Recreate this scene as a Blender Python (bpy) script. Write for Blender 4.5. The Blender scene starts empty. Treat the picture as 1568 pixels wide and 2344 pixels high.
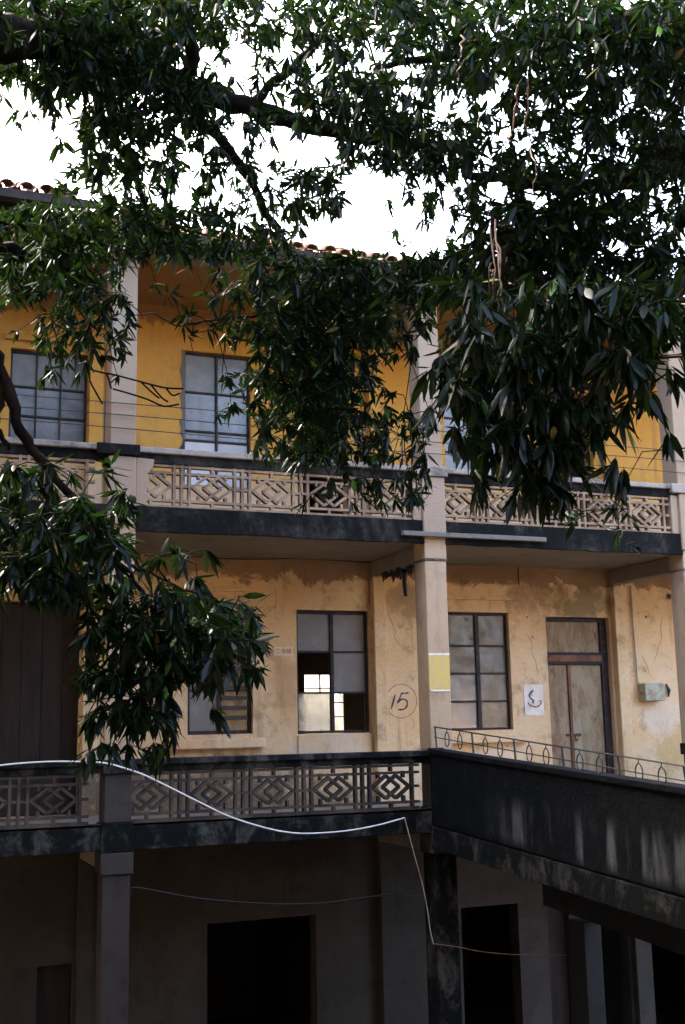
import bpy, bmesh, math, random
import numpy as np
from mathutils import Vector, Matrix
random.seed(7); rng = np.random.default_rng(11)
C = bpy.context.scene.collection
scn = bpy.context.scene
# ------------------------------------------------------------------ camera
IW, IH = 1568.0, 2344.0
FPX = 2664.2
CAM = np.array([-2.435, -13.159, 0.304])
YAW, PITCH, ROLL = [math.radians(a) for a in (22.02, 10.46, -1.126)]
_F = np.array([math.sin(YAW)*math.cos(PITCH), math.cos(YAW)*math.cos(PITCH), math.sin(PITCH)])
_r0 = np.array([math.cos(YAW), -math.sin(YAW), 0.0]); _u0 = np.cross(_r0, _F)
_R = math.cos(ROLL)*_r0 + math.sin(ROLL)*_u0
_U = -math.sin(ROLL)*_r0 + math.cos(ROLL)*_u0
cd = bpy.data.cameras.new('camera'); co = bpy.data.objects.new('camera', cd); C.objects.link(co)
m = Matrix.Identity(4)
for i in range(3):
    m[i][0] = _R[i]; m[i][1] = _U[i]; m[i][2] = -_F[i]; m[i][3] = CAM[i]
co.matrix_world = m
cd.sensor_fit = 'VERTICAL'; cd.sensor_height = 36; cd.lens = FPX/IH*36
cd.clip_start = 0.05; cd.clip_end = 2000
scn.camera = co
scn.render.resolution_x = 685; scn.render.resolution_y = 1024
# ------------------------------------------------------------------ light
SUN_EL, SUN_AZ = 44.0, -28.0           # azimuth from +Y towards +X
w = bpy.data.worlds.new('World'); scn.world = w; w.use_nodes = True
nt = w.node_tree; nt.nodes.clear()
sky = nt.nodes.new('ShaderNodeTexSky'); sky.sky_type = 'NISHITA'; sky.sun_disc = False
sky.sun_elevation = math.radians(SUN_EL); sky.sun_rotation = math.radians(SUN_AZ)
sky.air_density = 0.8; sky.dust_density = 6.0; sky.ozone_density = 1.0
bg = nt.nodes.new('ShaderNodeBackground'); bg.inputs[1].default_value = 0.15
wo = nt.nodes.new('ShaderNodeOutputWorld')
nt.links.new(sky.outputs[0], bg.inputs[0]); nt.links.new(bg.outputs[0], wo.inputs[0])
sl = bpy.data.lights.new('sun', 'SUN'); sl.energy = 1.3; sl.angle = math.radians(10); sl.color = (1.0, 0.93, 0.82)
so = bpy.data.objects.new('sun', sl); C.objects.link(so)
a, e = math.radians(SUN_AZ), math.radians(SUN_EL)
so.rotation_euler = Vector((math.sin(a)*math.cos(e), math.cos(a)*math.cos(e), math.sin(e))).to_track_quat('Z', 'Y').to_euler()
scn.view_settings.view_transform = 'Standard'; scn.view_settings.look = 'None'
scn.view_settings.exposure = 4.2; scn.view_settings.gamma = 1
scn.view_settings.use_curve_mapping = False
# ------------------------------------------------------------------ helpers
def ray(u, v):
    r = _F*FPX + _R*(u-IW/2) + _U*(IH/2-v)
    return r/np.linalg.norm(r)
def P(u, v, dist): return CAM + ray(u, v)*dist           # a point so many metres from the camera
def PY(u, v, y):
    r = ray(u, v); return CAM + r*((y-CAM[1])/r[1])
def PX(u, v, x):
    r = ray(u, v); return CAM + r*((x-CAM[0])/r[0])
def tag(o, label=None, cat=None, group=None, kind=None):
    for k, v in (('label', label), ('category', cat), ('group', group), ('kind', kind)):
        if v: o[k] = v
    return o
def empty(name, loc, label, cat, group=None):
    o = bpy.data.objects.new(name, None); C.objects.link(o); o.location = loc; o.empty_display_size = .2
    return tag(o, label, cat, group)
def put(name, me, parent=None, loc=None):
    o = bpy.data.objects.new(name, me); C.objects.link(o)
    if parent is not None:
        o.parent = parent
        # geometry is given in world metres: undo the parents' offsets
        off = Vector((0, 0, 0)); p = parent
        while p is not None: off += p.location; p = p.parent
        o.location = (Vector(loc) if loc is not None else Vector((0, 0, 0))) - off
    elif loc is not None: o.location = loc
    return o
class MB:
    def __init__(s): s.v = []; s.f = []
    def add(s, vs, fs):
        n = len(s.v); s.v += [tuple(map(float, q)) for q in vs]; s.f += [tuple(n+i for i in f) for f in fs]; return s
    def box(s, x0, x1, y0, y1, z0, z1):
        return s.add([(x0,y0,z0),(x1,y0,z0),(x1,y1,z0),(x0,y1,z0),(x0,y0,z1),(x1,y0,z1),(x1,y1,z1),(x0,y1,z1)],
              [(0,3,2,1),(4,5,6,7),(0,1,5,4),(1,2,6,5),(2,3,7,6),(3,0,4,7)])
    def bar(s, p, q, w, h, up=(0,0,1)):           # a straight square bar from p to q
        p = Vector(p); q = Vector(q); d = (q-p).normalized(); sd = d.cross(Vector(up))
        if sd.length < 1e-4: sd = d.cross(Vector((1,0,0)))
        sd.normalize(); u = sd.cross(d).normalized()
        vs = []
        for c in (p, q):
            for a, b in ((-1,-1),(1,-1),(1,1),(-1,1)): vs.append(c + sd*(a*w/2) + u*(b*h/2))
        return s.add(vs, [(0,1,2,3),(7,6,5,4),(0,4,5,1),(1,5,6,2),(2,6,7,3),(3,7,4,0)])
    def tube(s, pts, r, n=6, closed=False):
        pts = [Vector(p) for p in pts]; k = len(pts)
        rs = r if hasattr(r, '__len__') else [r]*k
        vs = []; fs = []
        ref = Vector((0.13, 0.21, 1)).normalized()
        for i, p in enumerate(pts):
            if closed: d = pts[(i+1) % k]-pts[i-1]
            else: d = pts[min(i+1, k-1)]-pts[max(i-1, 0)]
            d.normalize(); a = d.cross(ref)
            if a.length < .05: a = d.cross(Vector((1, 0, 0)))
            a.normalize(); b = a.cross(d)
            for j in range(n):
                t = 2*math.pi*j/n; vs.append(p + a*(math.cos(t)*rs[i]) + b*(math.sin(t)*rs[i]))
        for i in range(k if closed else k-1):
            i2 = (i+1) % k
            for j in range(n): fs.append((i*n+j, i*n+(j+1) % n, i2*n+(j+1) % n, i2*n+j))
        if not closed: fs += [tuple(range(n))[::-1], tuple((k-1)*n+j for j in range(n))]
        return s.add(vs, fs)
    def mesh(s, name, mat, smooth=False):
        me = bpy.data.meshes.new(name); me.from_pydata(s.v, [], s.f)
        if mat: me.materials.append(mat)
        if smooth: me.polygons.foreach_set('use_smooth', [True]*len(me.polygons))
        me.update(); return me
    def build(s, name, mat, parent=None, bevel=0, smooth=False, label=None):
        o = put(name, s.mesh(name, mat, smooth), parent)
        if bevel:
            b = o.modifiers.new('b', 'BEVEL'); b.width = bevel; b.segments = 2; b.limit_method = 'ANGLE'
        if label: o['label'] = label
        return o
def smoothline(pts, n=6):                           # Catmull-Rom through the points (3D + radius allowed)
    pts = [np.array(p, float) for p in pts]; out = []
    ext = [2*pts[0]-pts[1]] + pts + [2*pts[-1]-pts[-2]]
    for i in range(1, len(ext)-2):
        a, b, c, d = ext[i-1:i+3]
        for k in range(n):
            t = k/n
            out.append(.5*((2*b)+(c-a)*t+(2*a-5*b+4*c-d)*t*t+(3*b-a-3*c+d)*t**3))
    out.append(pts[-1]); return out
# ------------------------------------------------------------------ materials
class NT:
    def __init__(s, name):
        s.m = bpy.data.materials.new(name); s.m.use_nodes = True; s.t = s.m.node_tree; s.t.nodes.clear()
        s.out = s.n('ShaderNodeOutputMaterial'); s.b = s.n('ShaderNodeBsdfPrincipled'); s.l(s.b.outputs[0], s.out.inputs[0])
        s.pos = s.n('ShaderNodeNewGeometry').outputs['Position']
    def n(s, k): return s.t.nodes.new(k)
    def l(s, a, b): s.t.links.new(a, b)
    def noise(s, scale, detail=5, rough=.6, stretch=(1,1,1), dist=0.0, loc=(0,0,0)):
        mp = s.n('ShaderNodeMapping'); mp.inputs['Scale'].default_value = stretch; mp.inputs['Location'].default_value = loc
        s.l(s.pos, mp.inputs[0]); t = s.n('ShaderNodeTexNoise'); s.l(mp.outputs[0], t.inputs['Vector'])
        t.inputs['Scale'].default_value = scale; t.inputs['Detail'].default_value = detail
        t.inputs['Roughness'].default_value = rough; t.inputs['Distortion'].default_value = dist
        return t.outputs['Fac']
    def ramp(s, fac, a, b, lo=0.0, hi=1.0):
        r = s.n('ShaderNodeMapRange'); r.interpolation_type = 'SMOOTHSTEP'; s.l(fac, r.inputs[0])
        for i, v in zip((1, 2, 3, 4), (a, b, lo, hi)): r.inputs[i].default_value = v
        return r.outputs[0]
    def mix(s, fac, a, b):
        x = s.n('ShaderNodeMix'); x.data_type = 'RGBA'
        for sock, v in ((x.inputs[0], fac), (x.inputs[6], a), (x.inputs[7], b)):
            if hasattr(v, 'is_output') or hasattr(v, 'links'): s.l(v, sock)
            elif isinstance(v, (tuple, list)): sock.default_value = (*v, 1)
            else: sock.default_value = v
        return x.outputs[2]
    def math(s, op, a, b=0.0):
        x = s.n('ShaderNodeMath'); x.operation = op
        for sock, v in ((x.inputs[0], a), (x.inputs[1], b)):
            if hasattr(v, 'links'): s.l(v, sock)
            else: sock.default_value = v
        return x.outputs[0]
    def sep(s, i):
        x = s.n('ShaderNodeSeparateXYZ'); s.l(s.pos, x.inputs[0]); return x.outputs[i]
    def done(s, col, rough=.85, bump=None, bd=.01, spec=.3, metal=0):
        if hasattr(col, 'links'): s.l(col, s.b.inputs['Base Color'])
        else: s.b.inputs['Base Color'].default_value = (*col, 1)
        if hasattr(rough, 'links'): s.l(rough, s.b.inputs['Roughness'])
        else: s.b.inputs['Roughness'].default_value = rough
        s.b.inputs['Specular IOR Level'].default_value = spec; s.b.inputs['Metallic'].default_value = metal
        if bump is not None:
            bn = s.n('ShaderNodeBump'); bn.inputs['Strength'].default_value = 1; bn.inputs['Distance'].default_value = bd
            s.l(bump, bn.inputs['Height']); s.l(bn.outputs[0], s.b.inputs['Normal'])
        return s.m
def plaster(name, base, light, stain, s_amt=.5, damp=None, damp_z=None, streak=.35, peel=None, spots=(), fade=None):
    k = NT(name)
    big = k.noise(.9, 6, .65, dist=.4); mid = k.noise(3.5, 8, .7); fine = k.noise(45, 4, .6)
    st = k.noise(2.2, 5, .6, (2.6, 2.6, .28), .3, (3, 0, 1))
    c = k.mix(k.ramp(big, .35, .68), base, light)
    c = k.mix(k.math('MULTIPLY', k.ramp(mid, .5, .75), s_amt), c, stain)
    c = k.mix(k.math('MULTIPLY', k.ramp(st, .55, .75), streak), c, stain)
    if peel:
        pm = k.math('MULTIPLY', k.ramp(k.noise(1.6, 9, .72, dist=.6, loc=(7, 2, 4)), .6, .615), 1.0)
        c = k.mix(pm, c, peel)
    if damp:
        z = k.sep(2)
        edge = k.math('ADD', z, k.math('MULTIPLY', k.math('SUBTRACT', k.noise(1.3, 10, .75, (1.2,1,1), .9), .5), 1.1))
        c = k.mix(k.math('MULTIPLY', k.ramp(edge, damp_z, damp_z+.05), .75), c, damp)
    for (sx, sz, rx, rz, sc_, amt) in spots:              # stains and painted shade with a place of their own
        dx = k.math('DIVIDE', k.math('SUBTRACT', k.sep(0), sx), rx); dz = k.math('DIVIDE', k.math('SUBTRACT', k.sep(2), sz), rz)
        dd = k.math('ADD', k.math('MULTIPLY', dx, dx), k.math('MULTIPLY', dz, dz))
        dd = k.math('ADD', dd, k.math('MULTIPLY', k.math('SUBTRACT', k.noise(2.6, 9, .75, dist=.5, loc=(sx, 0, sz)), .5), 4.0))
        c = k.mix(k.math('MULTIPLY', k.ramp(dd, 1.0, .1), amt), c, sc_)
    if fade:
        fz = k.math('ADD', k.sep(2), k.math('MULTIPLY', k.math('SUBTRACT', k.noise(1.5, 7, .7), .5), .8))
        c = k.mix(k.math('MULTIPLY', k.ramp(fz, 3.9, 3.35), .8), c, fade)
    c = k.mix(k.ramp(fine, .3, .8, 0, .22), c, (.08, .06, .04))
    hs = k.noise(60, 6, .7)
    h = k.math('ADD', k.math('MULTIPLY', mid, .6), k.math('MULTIPLY', hs, .25))
    return k.done(c, .9, h, .012, .2)
def concrete(name, base, dark, amt=(.45,.7), rough=.9):
    k = NT(name)
    a = k.noise(1.7, 7, .7, dist=.3); s = k.noise(3, 6, .65, (3, 3, .5)); f = k.noise(70, 3, .6)
    c = k.mix(k.ramp(a, *amt), base, dark); c = k.mix(k.ramp(s, .5, .8, 0, .6), c, dark)
    c = k.mix(k.ramp(f, .3, .8, 0, .3), c, tuple(x*.45 for x in base))
    return k.done(c, rough, k.math('ADD', k.noise(40, 6, .7), a), .008, .2)
def mould(name, base=(.16,.14,.12), black=(.012,.014,.014), lo=.42, hi=.6, sc=1.3):
    k = NT(name)
    a = k.noise(sc, 8, .72, (1, 1, .6), .5); s = k.noise(9, 6, .7)
    f = k.math('ADD', k.math('MULTIPLY', a, .75), k.math('MULTIPLY', s, .25))
    return k.done(k.mix(k.ramp(f, lo, hi), black, base), .92, k.noise(30, 7, .75), .012, .12)
M = {}
M['ochre'] = plaster('ochre_plaster', (.60,.285,.045), (.64,.33,.075), (.30,.15,.06), .6, (.20,.10,.045), 5.75, streak=.55, fade=(.60,.42,.27))
M['peach'] = plaster('peach_plaster', (.73,.475,.235), (.80,.60,.38), (.32,.185,.085), .8, (.17,.085,.05), 2.33, .55, spots=((.6,-.5,3.0,.55,(.13,.085,.055),.9),(3.0,-.75,1.4,.35,(.16,.10,.065),.8),(7.5,2.1,.75,.35,(.22,.15,.07),.8),(6.6,2.2,.5,.4,(.30,.18,.10),.7),(4.6,2.05,.35,.3,(.28,.19,.11),.6),(2.75,.9,.25,.5,(.45,.27,.14),.5),(9.2,-.1,.7,.45,(.58,.34,.10),.6),(8.9,.35,.5,.3,(.78,.68,.55),.5),(3.4,.0,.7,.25,(.70,.60,.47),.5),(6.0,2.5,1.2,.2,(.2,.11,.06),.6)))  # first two spots paint shade behind the lower lattice; the others are stains
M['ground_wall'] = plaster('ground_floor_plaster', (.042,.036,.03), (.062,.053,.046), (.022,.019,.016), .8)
M['ceiling'] = plaster('ceiling_plaster', (.23,.18,.13), (.28,.23,.17), (.13,.09,.065), .6)
M['pier_grey'] = concrete('grey_render', (.36,.255,.17), (.31,.27,.24), (.5,.75))
M['pier_warm'] = concrete('warm_grey_render', (.48,.34,.21), (.25,.17,.105), (.5,.75))
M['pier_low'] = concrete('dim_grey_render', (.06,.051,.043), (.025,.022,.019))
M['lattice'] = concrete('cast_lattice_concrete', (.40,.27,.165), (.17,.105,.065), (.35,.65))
M['lattice_low'] = concrete('dark_lattice_concrete', (.13,.095,.07), (.04,.032,.026), (.35,.6))  # darker concrete tone for the lower balustrades
M['coping'] = concrete('pale_coping', (.34,.28,.23), (.09,.075,.06), (.48,.66))
M['mould'] = mould('black_mould', (.07,.06,.05), (.006,.006,.0055), .47, .72)
M['mould_and_shade'] = mould('mossy_and_shaded_concrete', (.085,.08,.07), (.006,.007,.0065), .47, .66, 3.0)
M['ledge'] = mould('stained_ledge', (.17,.15,.125), (.05,.05,.045), .36, .5, 2.5)
M['dark_int'] = concrete('room_plaster', (.10,.085,.07), (.05,.045,.04))
M['asphalt'] = concrete('courtyard_paving', (.055,.05,.045), (.035,.035,.03))
M['iron'] = NT('painted_iron').done((.025,.028,.03), .55, spec=.4)
M['wire'] = NT('black_wire').done((.015,.015,.015), .6)
M['white_cable'] = NT('white_pvc').done((.82,.78,.70), .4, spec=.5)
M['ink'] = NT('blue_black_ink').done((.045,.04,.06), .8)
M['ink_faint'] = NT('faded_pencil').done((.30,.20,.14), .8)
M['red_ink'] = NT('red_ink').done((.50,.13,.06), .8)
M['brown_ink'] = NT('brown_ink').done((.32,.10,.05), .8)
M['blue_ink'] = NT('blue_ink').done((.05,.09,.16), .8)
k = NT('frame_paint'); M['frame'] = k.done(k.mix(k.ramp(k.noise(12, 6, .7), .5, .7), (.022,.02,.022), (.12,.05,.03)), .7, k.noise(50), .003)
k = NT('rusty_wood'); M['rustwood'] = k.done(k.mix(k.ramp(k.noise(5, 6, .7, (1,1,.3)), .35, .65), (.10,.035,.018), (.22,.10,.05)), .7, k.noise(30, 5, .6, (1,1,.1)), .006)
k = NT('worn_green_door')
c = k.mix(k.ramp(k.noise(2.4, 8, .7, (1.5,1,.6), .6), .4, .62), (.34,.265,.16), (.23,.14,.075))
c = k.mix(k.ramp(k.noise(6, 8, .75, (1,1,.5), .3, (4,4,4)), .52, .68), c, (.16,.08,.045)); M['door'] = k.done(c, .8, k.noise(20, 6, .7), .008)
k = NT('dark_board')
c = k.mix(k.ramp(k.noise(2, 6, .7, (3,3,.4)), .35, .7), (.018,.012,.010), (.035,.022,.016)); M['board'] = k.done(c, .8, k.noise(25, 6, .7, (1,1,.15)), .006)
def pane(name, col, rough, trans=0.0, dirty=.3, spec=.5):
    k = NT(name)
    k.b.inputs['Transmission Weight'].default_value = trans
    c = k.mix(k.ramp(k.noise(3, 7, .7, dist=.4), .4, .75, 0, dirty), col, (.45,.40,.32))
    r = k.ramp(k.noise(6, 5, .6), .3, .7, rough, rough+.15)
    gr = k.n('ShaderNodeNewGeometry'); oi = k.n('ShaderNodeObjectInfo'); c = k.mix(k.ramp(oi.outputs['Random'], 0, 1, 0, .35), c, tuple(x*.35 for x in col))
    return k.done(c, r, k.noise(2.0, 2, .5), .02, spec)
M['frosted'] = pane('frosted_glass', (.17,.165,.16), .35)
M['frosted_blue'] = pane('pale_frosted_glass', (.16,.155,.15), .2)
M['paper_pane'] = pane('papered_glass', (.60,.58,.55), .5)
M['clear'] = pane('dusty_window_glass', (.75,.75,.72), .06, .75, .35)
M['grime'] = pane('grimy_window_glass', (.11,.10,.08), .12, .0, .35, .7)
M['louvre'] = NT('louvre_glass').done((.10,.08,.06), .3)
k = NT('pale_poster')
M['paper'] = k.done(k.mix(k.ramp(k.noise(8, 5, .6), .3, .8), (.80,.74,.66), (.66,.58,.47)), .8, k.noise(9, 4), .01)
k = NT('yellow_poster')
M['yellow'] = k.done(k.mix(k.ramp(k.noise(14, 6, .7, (1,1,.6)), .45, .62, 0, .7), (.60,.44,.11), (.52,.36,.22)), .8)
k = NT('plaque'); M['plaque'] = k.done(k.mix(k.ramp(k.noise(20, 5), .3, .8), (.72,.62,.42), (.62,.48,.30)), .6)
k = NT('meter_box'); M['box'] = k.done(k.mix(k.ramp(k.noise(9, 6, .7), .4, .7), (.42,.41,.30), (.25,.20,.12)), .6)
M['pipe'] = concrete('pale_pipe', (.62,.52,.40), (.40,.30,.20))
M['drain'] = concrete('brown_drainpipe', (.30,.19,.11), (.16,.10,.07))
k = NT('roof_tile')
M['tile'] = k.done(k.mix(k.ramp(k.noise(6, 7, .7), .35, .65), (.42,.20,.11), (.20,.12,.085)), .85, k.noise(35, 6), .006)
k = NT('bark')
M['bark'] = k.done(k.mix(k.ramp(k.noise(9, 7, .7, (1,1,.4)), .35, .7), (.008,.006,.005), (.022,.017,.013)), .9, k.noise(25, 7, .75, (1,1,.35)), .02, .03)
M['twig'] = NT('twig').done((.012,.012,.007), .9, spec=.02)
M['dry_vine'] = NT('dry_vine').done((.16,.10,.06), .8)
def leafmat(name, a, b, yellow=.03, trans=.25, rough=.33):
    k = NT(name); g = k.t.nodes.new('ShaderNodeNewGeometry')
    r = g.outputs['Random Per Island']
    c = k.mix(r, a, b); c = k.mix(k.ramp(r, .94, .95), c, (.035,.085,.012)); c = k.mix(k.ramp(r, 1-yellow-.001, 1-yellow), c, (.20,.17,.05))  # some leaves brighter green, painting sunlit and young ones; a few yellow
    df = k.n('ShaderNodeBsdfDiffuse'); k.l(c, df.inputs[0])
    tr = k.n('ShaderNodeBsdfTranslucent'); c2 = k.mix(.7, c, (.08,.19,.02)); k.l(c2, tr.inputs[0])
    gl = k.n('ShaderNodeBsdfGlossy'); gl.inputs['Roughness'].default_value = rough
    m1 = k.n('ShaderNodeMixShader'); m1.inputs[0].default_value = trans
    m2 = k.n('ShaderNodeMixShader'); m2.inputs[0].default_value = .016
    k.l(df.outputs[0], m1.inputs[1]); k.l(tr.outputs[0], m1.inputs[2])
    k.l(m1.outputs[0], m2.inputs[1]); k.l(gl.outputs[0], m2.inputs[2]); k.l(m2.outputs[0], k.out.inputs[0])
    return k.m
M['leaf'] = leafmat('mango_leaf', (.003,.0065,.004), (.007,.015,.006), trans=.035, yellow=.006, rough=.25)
# ================================================================== SETTING
D = 1.864; GZ = -4.55
gm = MB(); gm.add([(-400,-400,GZ),(400,-400,GZ),(400,400,GZ),(-400,400,GZ)], [(0,1,2,3)])
tag(gm.build('ground', M['asphalt']), kind='structure')
# ================================================================== MAIN BUILDING
B = empty('gallery_building', (0, 0, GZ), 'old ochre plastered gallery building with lattice balconies on three storeys', 'building')
X0, X1 = -8.0, 16.3
def wall_holes(x0, x1, z0, z1, y0, y1, holes):
    xs = sorted({x0, x1} | {min(max(h[i], x0), x1) for h in holes for i in (0, 1)})
    zs = sorted({z0, z1} | {min(max(h[i], z0), z1) for h in holes for i in (2, 3)})
    nx, nz = len(xs)-1, len(zs)-1
    def solid(i, j):
        if not (0 <= i < nx and 0 <= j < nz): return True
        cx, cz = (xs[i]+xs[i+1])/2, (zs[j]+zs[j+1])/2
        return not any(h[0] < cx < h[1] and h[2] < cz < h[3] for h in holes)
    mb = MB()
    for i in range(nx):
        for j in range(nz):
            a, b, c, d = xs[i], xs[i+1], zs[j], zs[j+1]
            if solid(i, j):
                mb.add([(a,y0,c),(b,y0,c),(b,y0,d),(a,y0,d)], [(0,1,2,3)])
                mb.add([(a,y1,c),(b,y1,c),(b,y1,d),(a,y1,d)], [(3,2,1,0)])
            else:
                if solid(i-1, j): mb.add([(a,y0,c),(a,y1,c),(a,y1,d),(a,y0,d)], [(0,1,2,3)])
                if solid(i+1, j): mb.add([(b,y0,c),(b,y1,c),(b,y1,d),(b,y0,d)], [(3,2,1,0)])
                if solid(i, j-1): mb.add([(a,y0,c),(b,y0,c),(b,y1,c),(a,y1,c)], [(0,1,2,3)])
                if solid(i, j+1): mb.add([(a,y0,d),(b,y0,d),(b,y1,d),(a,y1,d)], [(3,2,1,0)])
    return mb
YW = D; YB = D+.24
F0, C0 = GZ, -.98          # ground storey floor / ceiling
F1, C1 = -.72, 2.60        # first storey
F2, C2 = 2.84, 6.05        # top storey
# openings ---------------------------------------------------------
H0 = [(1.68,3.15,F0,-2.12), (5.29,6.19,F0,-2.19), (6.66,7.02,F0,-2.17), (-.42,.0,F0,-2.45), (-3.5,-2.4,F0,-2.2), (7.25,8.0,F0,-2.0), (8.4,9.6,F0,-1.9)]  # last two openings added to darken the wall below the walkway
H1 = [(1.41,2.30,.24,1.91), (2.93,4.01,.22,1.90), (5.25,6.25,.22,1.915), (6.88,8.00,F1+.02,1.87), (-1.9,.02,F1+.02,1.94),
      (-3.9,-2.9,.22,1.9), (10.4,11.4,.22,1.9), (13.2,14.2,.22,1.9)]
H2 = [(-.96,.04,3.75,5.24), (1.35,2.29,3.55,5.45), (3.05,3.75,F2+.02,5.45), (5.3,6.3,3.75,5.4), (6.9,7.9,F2+.02,5.4), (-3.9,-2.9,3.75,5.3), (10.4,11.4,3.75,5.4)]
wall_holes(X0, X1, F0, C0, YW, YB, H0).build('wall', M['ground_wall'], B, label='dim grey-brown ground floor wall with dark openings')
wall_holes(X0, X1, F1, C1, YW, YB, H1).build('wall', M['peach'], B, label='faded peach middle storey wall with damp stain under ceiling')
wall_holes(X0, X1, F2, C2, YW, YB, H2).build('wall', M['ochre'], B, label='bright ochre top storey wall')
# slabs --------------------------------------------------------------
YR = 7.2
for z0, z1, nm in ((C0, F1, 'low'), (C1, F2, 'up')):
    MB().box(X0, X1, .06, YR, z0, z1).build('floor_slab', M['ceiling'], B)
MB().box(X0, X1, .06, YR, C2, C2+.12).build('ceiling', M['ochre'], B)
# rooms --------------------------------------------------------------
bw = PY(697, 1544, YR), PY(787, 1674, YR)
xa, xb, za, zb = bw[0][0], bw[1][0], bw[1][2]-.25, bw[0][2]
for (z0, z1, hs) in ((F0, C0, []), (F1, C1, [(xa, xb, za, zb)]), (F2, C2, [])):
    wall_holes(X0, X1, z0, z1, YR, YR+.24, hs).build('rear_wall', M['dark_int'], B)
    for x in (X0, -3.9, 0.12, 6.6 if z0 == F1 else 4.12, 8.2, 12.2, X1):
        MB().box(x-.06, x+.06, YB, YR, z0, z1).build('partition_wall', M['dark_int'], B)
gw = MB()
for i in range(1, 5):
    zz = za+(zb-za)*i/5; gw.tube([(xa, YR-.02, zz), (xb, YR-.02, zz)], .012, 5)
for i in range(1, 3):
    xx = xa+(xb-xa)*i/3+.05; gw.tube([(xx, YR+.01, za), (xx, YR+.01, zb)], .02, 5)
gw.build('window_grille', M['iron'], B)
# outer edges: soot-black slab faces
MB().box(X0, X1, 0, .06, C0, F1+.03).build('slab_edge', M['mould_and_shade'], B, .008, label='soot-dark edge of the first floor slab')
for x0, x1 in ((X0, .0), (.31, 4.0), (4.3, 8.0), (8.3, X1)):
    e_ = MB(); n = max(2, int((x1-x0)/.12)); vs = []; fs = []
    for i in range(n+1):                       # ragged mould crust hanging a little lower in places
        x = x0+(x1-x0)*i/n; lo = C1 - .012 - .012*abs(math.sin(x*1.7)*math.sin(x*5.3+1)) - random.uniform(0,.012)
        vs += [(x, -.01, F2+.03), (x, -.01, lo), (x, .059, lo), (x, .059, F2+.03)]
    for i in range(n):
        for j in range(4): fs.append((4*i+j, 4*i+(j+1) % 4, 4*i+4+(j+1) % 4, 4*i+4+j))
    fs += [(3,2,1,0), (4*n, 4*n+1, 4*n+2, 4*n+3)]
    e_.add(vs, fs).build('slab_edge', M['mould'], B, label='black mould-covered edge of the upper gallery slab')
MB().box(3.67, 5.75, -.09, -.012, 2.655, 2.715).build('ledge', M['ledge'], B, .008, label='pale chipped ledge below the upper balustrade')
# columns ------------------------------------------------------------
colx = (-8.0, -4.0, 0.0, 4.0, 8.0, 12.0, 16.0)
for x in colx:
    MB().box(x, x+.30, 0, .32, F0, C0-.25).build('column', M['pier_low' if x != 4 else 'mould_and_shade'], B, .012)  # column below the walkway gets a blacker material, painting the walkway's shade
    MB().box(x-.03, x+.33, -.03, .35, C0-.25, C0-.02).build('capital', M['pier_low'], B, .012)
    MB().box(x-.025, x+.325, -.025, .3, C0-.02, F1+.04).build('plinth_band', M['mould_and_shade'], B, .01)
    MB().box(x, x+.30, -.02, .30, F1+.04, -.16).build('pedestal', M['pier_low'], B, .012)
    MB().box(x, x+.30, 0, .32, -.10 if x != 4 else 0, 2.36).build('column', M['pier_warm'], B, .012)
    MB().box(x-.012, x+.31, -.012, .33, 2.36, 2.385).build('column_ring', M['ledge'], B, .004)
    MB().box(x, x+.31, 0, .32, 2.385, C1+.04).build('capital', M['pier_warm'], B, .01)
    MB().box(x-.02, x+.30, -.04, .30, C1+.04, 3.44).build('pedestal', M['pier_grey'], B, .012)
    if x != 0: MB().box(x-.14, x-.022, .0, .24, F2+.03, 3.42).build('pedestal_return', M['pier_grey'], B, .01)
    MB().box(x, x+.30, 0, .32, 3.58, 5.78).build('column', M['pier_grey'], B, .012)
    MB().box(x-.015, x+.315, -.015, .335, 5.78, 5.82).build('column_ring', M['pier_grey'], B, .006)
    MB().box(x, x+.30, 0, .32, 5.82, C2+.02).build('capital', M['pier_grey'], B, .01)
    for z0, z1 in ((C0-.25, C0), (C1-.22, C1), (C2-.25, C2)):
        MB().box(x+.06, x+.26, .32, YW, z0, z1-.002).build('beam', M['ceiling'], B, .01)
    for z0, z1, mt in ((F0, C0-.25, 'ground_wall'), (F1, C1-.22, 'peach'), (F2, C2-.25, 'ochre')):
        MB().box(x+.04, x+.22, YW-.12, YW, z0, z1).build('pilaster', M[mt], B, .012)
# plaster spill beside the first pedestal of the upper gallery
s_ = MB(); pr = [(.30,3.44),(.52,3.43),(.50,3.33),(.44,3.25),(.46,3.16),(.43,3.05),(.47,2.97),(.40,2.88),(.30,2.86)]
s_.add([(x, -.015, z) for x, z in pr]+[(x, .05, z) for x, z in pr],
       [tuple(range(len(pr)))[::-1], tuple(len(pr)+i for i in range(len(pr)))]+[(i, (i+1) % len(pr), len(pr)+(i+1) % len(pr), len(pr)+i) for i in range(len(pr))])
s_.build('plaster_spill', M['pier_grey'], B, .01, label='rough lump of plaster covering the end of the lattice')
# cornice beam under the eaves
MB().box(X0, X1, .06, .30, C2-.02, C2+.14).build('eave_beam', M['ceiling'], B, .01)
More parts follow.
